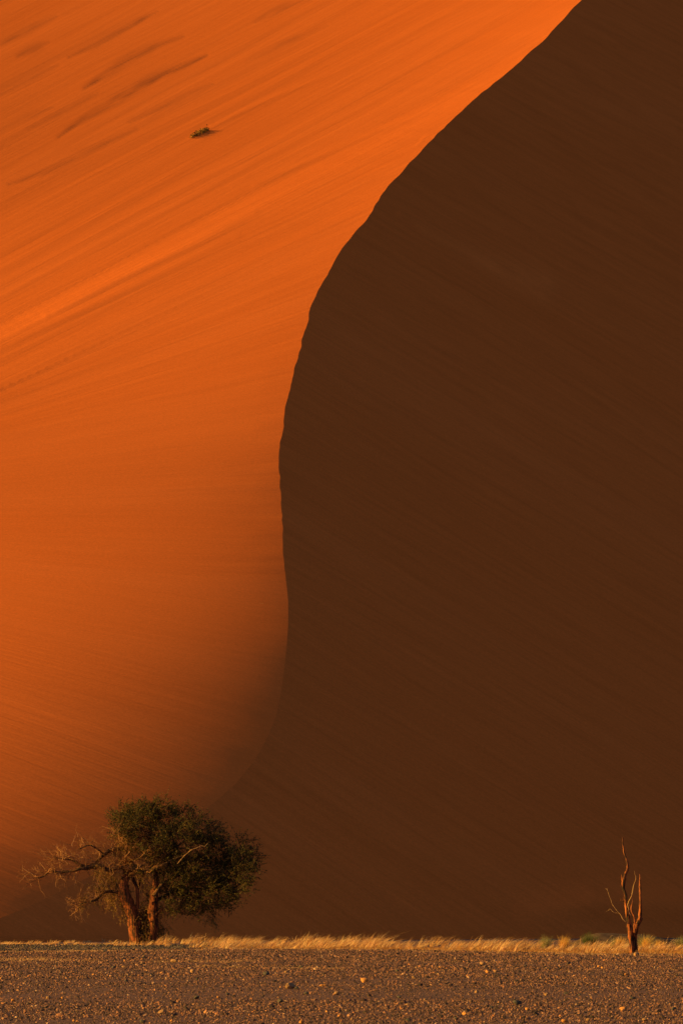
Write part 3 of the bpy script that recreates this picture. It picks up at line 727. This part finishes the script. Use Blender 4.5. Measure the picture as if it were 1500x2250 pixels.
DEAD = [
 ('branch', [(690, 468, 20, -.5), (620, 448, 22, -.4), (560, 440, 20, -.4), (500, 455, 20, -.4), (455, 436, 24, -.4), (415, 432, 26, -.3), (375, 440, 24, -.3), (330, 420, 18, -.4), (300, 400, 12, -.4), (240, 395, 7, -.5), (190, 378, 4, -.5)], M_limb),
 ('branch', [(395, 446, 18, -.3), (345, 450, 18, -.5), (300, 462, 16, -.5), (260, 466, 18, -.5), (220, 470, 15, -.5), (180, 462, 9, -.6), (148, 487, 9, -.6), (118, 500, 7, -.6), (90, 492, 5, -.6), (65, 475, 3, -.6)], M_limb),
 ('branch', [(410, 432, 18, -.3), (440, 400, 16, -.2), (470, 372, 18, -.2), (500, 350, 20, -.1), (545, 340, 20, -.1), (590, 350, 18, -.1), (600, 380, 20, 0)], M_limb),
 ('branch', [(575, 582, 22, -.1), (540, 576, 17, -.2), (490, 572, 15, -.3), (462, 590, 14, -.3), (430, 618, 13, -.4), (395, 632, 8, -.4), (350, 640, 5, -.4), (330, 675, 3, -.4)], M_limb),
 ('branch', [(480, 375, 12, -.2), (440, 345, 10, -.4), (400, 320, 9, -.5), (365, 330, 8, -.6), (330, 345, 5, -.7)], M_limb),
 ('branch', [(590, 345, 14, -.1), (610, 300, 12, -.4), (660, 290, 10, -.6), (700, 262, 7, -.7), (745, 285, 4, -.8)], M_limb),
 ('branch', [(600, 400, 13, -.3), (650, 400, 10, -.6), (700, 370, 8, -.8), (745, 350, 5, -.9)], M_limb),
]
dpaths = []
for i, (n_, pts, mt) in enumerate(LIMBS):
    o, P, R = limb(T1, n_, pts, mt, tree, 8, .12, seed=20+i); paths.append((P, R))
for i, (n_, pts, mt) in enumerate(DEAD):
    o, P, R = limb(T1, n_, pts, mt, tree, 8, .15, seed=40+i); tag(o, 'bare dead branch'); dpaths.append((P, R))
limb(T1, 'branch', [(880, 425, 5, -1.9), (918, 380, 4.5, -1.9), (935, 366, 4, -1.95), (957, 348, 6, -2), (985, 338, 5, -2), (1010, 326, 5, -2), (1030, 330, 4, -2), (1046, 312, 2.5, -2)], M_pale, tree, 6, .12, seed=60, extra=[[(957, 350, 4, -2), (940, 338, 2.5, -2)]])[0]['label'] = 'bleached dead branch in front of the crown'

def twig(g, p, d, L_, r0, depth, r, droop=0.0, kink=.35, tips=None, sides=4):
    k = 5; pts = [p.copy()]; dd = d/np.linalg.norm(d)
    for i in range(k):
        dd = dd+r.normal(size=3)*kink*np.array([1, 1, 1]); dd[2] -= droop; dd /= np.linalg.norm(dd)
        pts.append(pts[-1]+dd*L_/k)
    rad = np.linspace(r0, r0*.35, k+1)
    tube(g, pts, rad, sides if depth > 0 else 3, cap=False)
    if tips is not None: tips.extend(pts[2:])
    if depth > 0:
        for _ in range(r.integers(2, 5)):
            i = r.integers(1, k); e = np.array(pts[i+1])-np.array(pts[i]); e /= np.linalg.norm(e)
            nd = e+r.normal(size=3)*.75; nd[2] -= droop*1.5
            twig(g, np.array(pts[i]), nd, L_*r.uniform(.4, .75), rad[i]*.62, depth-1, r, droop, kink, tips, sides)
rt = np.random.default_rng(77)
g = Geo()
for (P, R) in dpaths:
    n = len(P); Lt = np.linalg.norm(np.diff(P, axis=0), axis=1).sum()
    for _ in range(int(Lt*13)):
        i = rt.integers(1, n-1); up = rt.random()
        d = np.array([-.35+rt.normal()*.7, rt.normal()*.6, .75 if up < .72 else -.5])
        twig(g, P[i], d, rt.uniform(.4, 1.05), rt.uniform(.010, .019), 2, rt)
# tips at the far left
for X_, Y_, dx_, dz_ in [(200, 380, -1, .9), (240, 395, -.5, 1.2), (180, 400, -1, .3), (260, 420, -.7, .8), (330, 400, -.3, 1.2), (400, 320, -.1, 1), (300, 330, -.6, .9), (220, 440, -1, .4), (150, 480, -1, .3), (230, 470, -.5, -.9), (260, 470, -.1, -1), (310, 465, 0, -1), (350, 330, -.5, .9), (60, 478, -1, .1), (120, 470, -.8, .6), (350, 642, -.9, -.4), (340, 640, -.6, .6), (330, 670, -.2, -1), (400, 628, -.7, .7), (460, 590, -.8, .8), (520, 240, -.2, 1), (560, 300, .1, 1), (620, 300, .3, 1), (680, 280, .6, .8)]:
    for _ in range(3):
        twig(g, T1.p(X_+rt.normal()*8, Y_+rt.normal()*8, -.5+rt.normal()*.3), np.array([dx_+rt.normal()*.3, rt.normal()*.4, dz_+rt.normal()*.3]), rt.uniform(.45, .85), rt.uniform(.009, .015), 2, rt, kink=.3)
# web of twigs in front of the stems
for _ in range(200):
    X_, Y_ = rt.uniform(500, 790), rt.uniform(240, 520)
    twig(g, T1.p(X_, Y_, rt.uniform(-1.0, .9)), np.array([rt.normal(), rt.normal()*.5, .25+rt.normal()*.8]), rt.uniform(.4, .9), rt.uniform(.008, .016), 1, rt, kink=.45)
g.build('dead_twigs', M_twig, tree, smooth=True)

# foliage: sprigs of small leaves gathered in clumps
BL = [(590, 172, 72, 62, 1.3), (565, 190, 40, 40, .7), (630, 215, 80, 55, .9), (650, 134, 80, 56, 1.3), (730, 116, 70, 52, 1), (800, 140, 62, 58, 1), (700, 180, 100, 60, 1), (830, 200, 90, 70, 1.1), (900, 170, 70, 55, .9), (965, 190, 62, 50, .8), (620, 235, 60, 45, .45), (760, 250, 90, 60, .9),
 (880, 280, 110, 85, 1.2), (1010, 250, 90, 60, 1), (1080, 250, 55, 40, .6), (960, 340, 110, 80, 1.1), (1070, 340, 100, 75, 1), (1150, 335, 70, 50, .8), (1215, 330, 70, 50, .8), (1240, 390, 80, 65, 1), (1290, 400, 50, 48, .6), (1255, 470, 60, 55, .7), (1190, 450, 100, 90, 1.2), (1200, 540, 75, 65, .9), (1170, 600, 60, 50, .6), (1080, 470, 120, 100, 1.3), (960, 450, 110, 90, 1.2), (860, 400, 80, 80, .9), (1110, 570, 100, 80, 1), (1000, 560, 110, 90, 1.1), (900, 540, 100, 80, .9), (1060, 645, 90, 48, .7), (960, 650, 80, 46, .6), (870, 610, 80, 55, .6), (1000, 690, 60, 26, .25), (800, 470, 60, 70, .7), (560, 255, 60, 46, .45), (640, 290, 70, 50, .4), (560, 340, 70, 40, .15), (700, 340, 70, 60, .45), (720, 430, 60, 60, .35), (880, 660, 80, 36, .5), (780, 600, 50, 50, .4), (800, 330, 80, 70, .9), (760, 260, 80, 60, .8), (700, 235, 70, 50, .6), (860, 480, 80, 80, .8), (820, 560, 60, 60, .5), (1130, 640, 60, 36, .4)]
rf = np.random.default_rng(99)
def foliage(blobs, dens, mt, name, size=.068, dep=1.0, droop=0.0, seed=0, stemmat=None, sub=26, shift=0.0):
    r = np.random.default_rng(seed); C = []; Dr = []
    g = Geo(); have = False
    for (X_, Y_, rx, ry, w) in blobs:
        c = T1.p(X_, Y_, 0); Rx, Rz = rx*T1.k, ry*T1.k; Ry = (Rx+Rz)*.55*dep
        yo = r.uniform(-1.0, 1.0)*dep*1.3+shift
        ns_ = int(sub*dens*(Rx*Rz)/(1.0)*w*1.0)+4
        for _ in range(ns_):
            d = r.normal(size=3); d /= np.linalg.norm(d); rr_ = r.uniform(.35, 1)**.6
            cc = c+np.array([d[0]*Rx, d[1]*Ry+yo, d[2]*Rz])*rr_
            out = d*np.array([1, 1, .7])+np.array([0.15, 0, .35-droop*2])
            for _k in range(r.integers(8, 15)):
                sd_ = out+r.normal(size=3)*.55; sd_ /= np.linalg.norm(sd_)
                Ls = r.uniform(.22, .5)*(1.5 if rr_ > .85 and r.random() < .3 else 1); st = cc+r.normal(size=3)*.13
                t = r.random(13)[:, None]
                pts = st+sd_*t*Ls+np.array([0, 0, -1])*droop*(t**2)*Ls+r.normal(size=(13, 3))*.022
                C.append(pts); Dr.append(np.repeat(sd_[None], 13, 0))
                if stemmat is not None and r.random() < .5:
                    tube(g, [st-sd_*.1, st+sd_*Ls*.5, st+sd_*Ls-np.array([0, 0, droop*Ls])], [.008, .006, .003], 3, cap=False); have = True
    C = np.concatenate(C); Dr = np.concatenate(Dr)
    o = leaf_quads(name, C, size, mt, tree, seed=seed+1, aspect=.5, dirs=Dr, world=True)
    if have: g.build('twigs', stemmat, o, smooth=False)
    return o, len(C)
o, nleaf = foliage(BL, 2.1, M_leaf, 'crown', seed=5, stemmat=M_limb, sub=17)
print('leaves', nleaf)
SP = [(500, 520, 70, 55, .5), (470, 480, 50, 40, .4), (540, 620, 40, 45, .25), (570, 680, 18, 40, .25), (440, 560, 40, 30, .25), (705, 560, 40, 60, .35), (705, 640, 36, 60, .35), (704, 740, 42, 70, 1.5), (700, 815, 44, 36, 1.6), (690, 680, 40, 50, .9), (790, 740, 36, 60, .35), (820, 660, 60, 30, .4), (560, 480, 50, 60, .4), (640, 500, 50, 50, .2), (1040, 710, 46, 20, .2), (560, 300, 70, 50, .3), (650, 330, 70, 60, .3), (380, 620, 40, 26, .15), (470, 400, 80, 40, .12), (720, 300, 60, 60, .5)]
foliage(SP, 1.9, M_sparse, 'hanging_foliage', size=.06, dep=.6, droop=.5, seed=9, stemmat=M_twig, sub=30, shift=.35)
g = Geo()
for _ in range(190):                       # fine hanging twigs round the stems and under the crown
    z_ = random.random()
    if z_ < .5: X_, Y_ = rt.uniform(670, 790), rt.uniform(600, 830)
    elif z_ < .75: X_, Y_ = rt.uniform(760, 1060), rt.uniform(640, 700)
    else: X_, Y_ = rt.uniform(430, 590), rt.uniform(470, 640)
    twig(g, T1.p(X_, Y_, rt.uniform(.1, .9)), np.array([rt.normal()*.5, rt.normal()*.4, -.6+rt.normal()*.5]), rt.uniform(.3, .7), rt.uniform(.005, .009), 1, rt, droop=.12, kink=.35)
g.build('hanging_twigs', M_twig, tree, smooth=True)

# ------------------------------------------------------------ the dead tree
DD = 222.0
T2 = Map(1290, 1820, 7.5, DD)
b2 = T2.p(775, 2075); b2[2] = 0
dead = empty('dead_tree', b2, 'bare dead tree with a charred forked trunk standing by the grass at the right', 'tree')
def dl(name, pts, mt=M_deadbark, ns=12, rough=.13, seed=0, step=.06, extra=None, label=None):
    pts = [p if len(p) == 4 else (*p, 0) for p in pts]
    ex = [[p if len(p) == 4 else (*p, 0) for p in e] for e in (extra or [])]
    o, P, R = limb(T2, name, pts, mt, dead, ns, rough, step, seed, ex)
    if label: o['label'] = label
    return o
dl('trunk', [(748, 2100, 105), (738, 2000, 78), (725, 1900, 74), (712, 1780, 78), (703, 1680, 84), (690, 1600, 84), (680, 1520, 66), (668, 1450, 62), (655, 1350, 56), (640, 1250, 52), (632, 1190, 50), (635, 1110, 52), (612, 1040, 46), (592, 980, 48), (600, 900, 56), (612, 820, 52), (632, 750, 44), (655, 700, 46), (662, 640, 44), (652, 560, 34), (640, 500, 28), (618, 440, 26), (600, 390, 25), (598, 330, 22), (586, 280, 20), (583, 220, 19), (584, 160, 19)], seed=1, ns=14, extra=[[(600, 1200, 26), (583, 1208, 18), (560, 1192, 14), (538, 1172, 9)], [(598, 1200, 14), (592, 1160, 9), (590, 1135, 5)], [(578, 900, 24), (568, 850, 16), (560, 810, 12), (563, 765, 6)], [(590, 975, 20), (562, 968, 12), (548, 955, 8)], [(584, 170, 8), (572, 155, 5)], [(584, 165, 7), (600, 148, 4)]])
dl('trunk', [(808, 2100, 110, .1), (800, 2000, 78, .1), (786, 1900, 72, .1), (785, 1800, 76, .1), (795, 1700, 88, 0), (815, 1620, 80, -.1), (840, 1550, 68, -.15), (860, 1480, 58, -.2), (866, 1400, 56, -.28), (870, 1320, 50, -.34), (866, 1250, 52, -.4), (868, 1180, 42, -.42), (860, 1080, 40, -.45), (858, 960, 36, -.45), (856, 880, 30, -.45), (855, 830, 13, -.45), (854, 765, 9, -.45)], seed=2, extra=[[(858, 1570, 40, -.1), (885, 1520, 30, -.1), (903, 1485, 20, -.1)], [(866, 1240, 14, -.4), (905, 1238, 6, -.4)]])
dl('branch', [(778, 1720, 50, -.1), (772, 1620, 36, -.12), (774, 1540, 28, -.12), (768, 1470, 24, -.12), (748, 1420, 22, -.12), (726, 1370, 24, -.12), (720, 1310, 22, -.12), (735, 1250, 12, -.12), (738, 1190, 8, -.12), (728, 1140, 6, -.12)], seed=3, ns=9, extra=[[(722, 1320, 14, -.12), (705, 1280, 10, -.12), (690, 1245, 7, -.12)], [(740, 1350, 8, -.1), (758, 1340, 5, -.1)]])
dl('branch', [(712, 1440, 16, -.1), (690, 1400, 14, -.1), (675, 1330, 12, -.1), (662, 1265, 12, -.1), (690, 1190, 11, -.1), (722, 1130, 11, -.1), (742, 1060, 9, -.1), (752, 980, 8, -.1), (775, 900, 7.5, -.1), (798, 840, 8, -.1), (790, 795, 6, -.1), (778, 745, 5, -.1), (774, 708, 3, -.1)], M_pale, seed=4, ns=7, extra=[[(798, 830, 5, -.1), (812, 795, 3, -.1)], [(726, 1120, 6, -.1), (728, 1060, 4, -.1), (735, 1020, 3, -.1)]], label='thin pale branch between the two trunks')
dl('branch', [(690, 1580, 26), (655, 1565, 18, -.1), (610, 1530, 15, -.2), (575, 1495, 15, -.2), (558, 1455, 14, -.2), (540, 1418, 16, -.2), (500, 1385, 12, -.2), (465, 1335, 13, -.2), (410, 1262, 12, -.2), (385, 1190, 9, -.2), (358, 1120, 8, -.2), (330, 1040, 9, -.2), (318, 1005, 9, -.2)], M_pale, seed=5, ns=7, extra=[[(535, 1418, 14, -.2), (485, 1402, 13, -.2), (430, 1390, 12, -.2), (390, 1350, 12, -.2), (368, 1335, 11, -.2), (340, 1362, 8, -.2), (308, 1378, 5, -.2)], [(320, 1010, 8, -.2), (302, 1002, 6, -.2), (292, 995, 4, -.2)], [(320, 1008, 6, -.2), (328, 992, 4, -.2)], [(415, 1265, 6, -.2), (392, 1256, 3, -.2)]], label='slender pale branch forking out to the left')
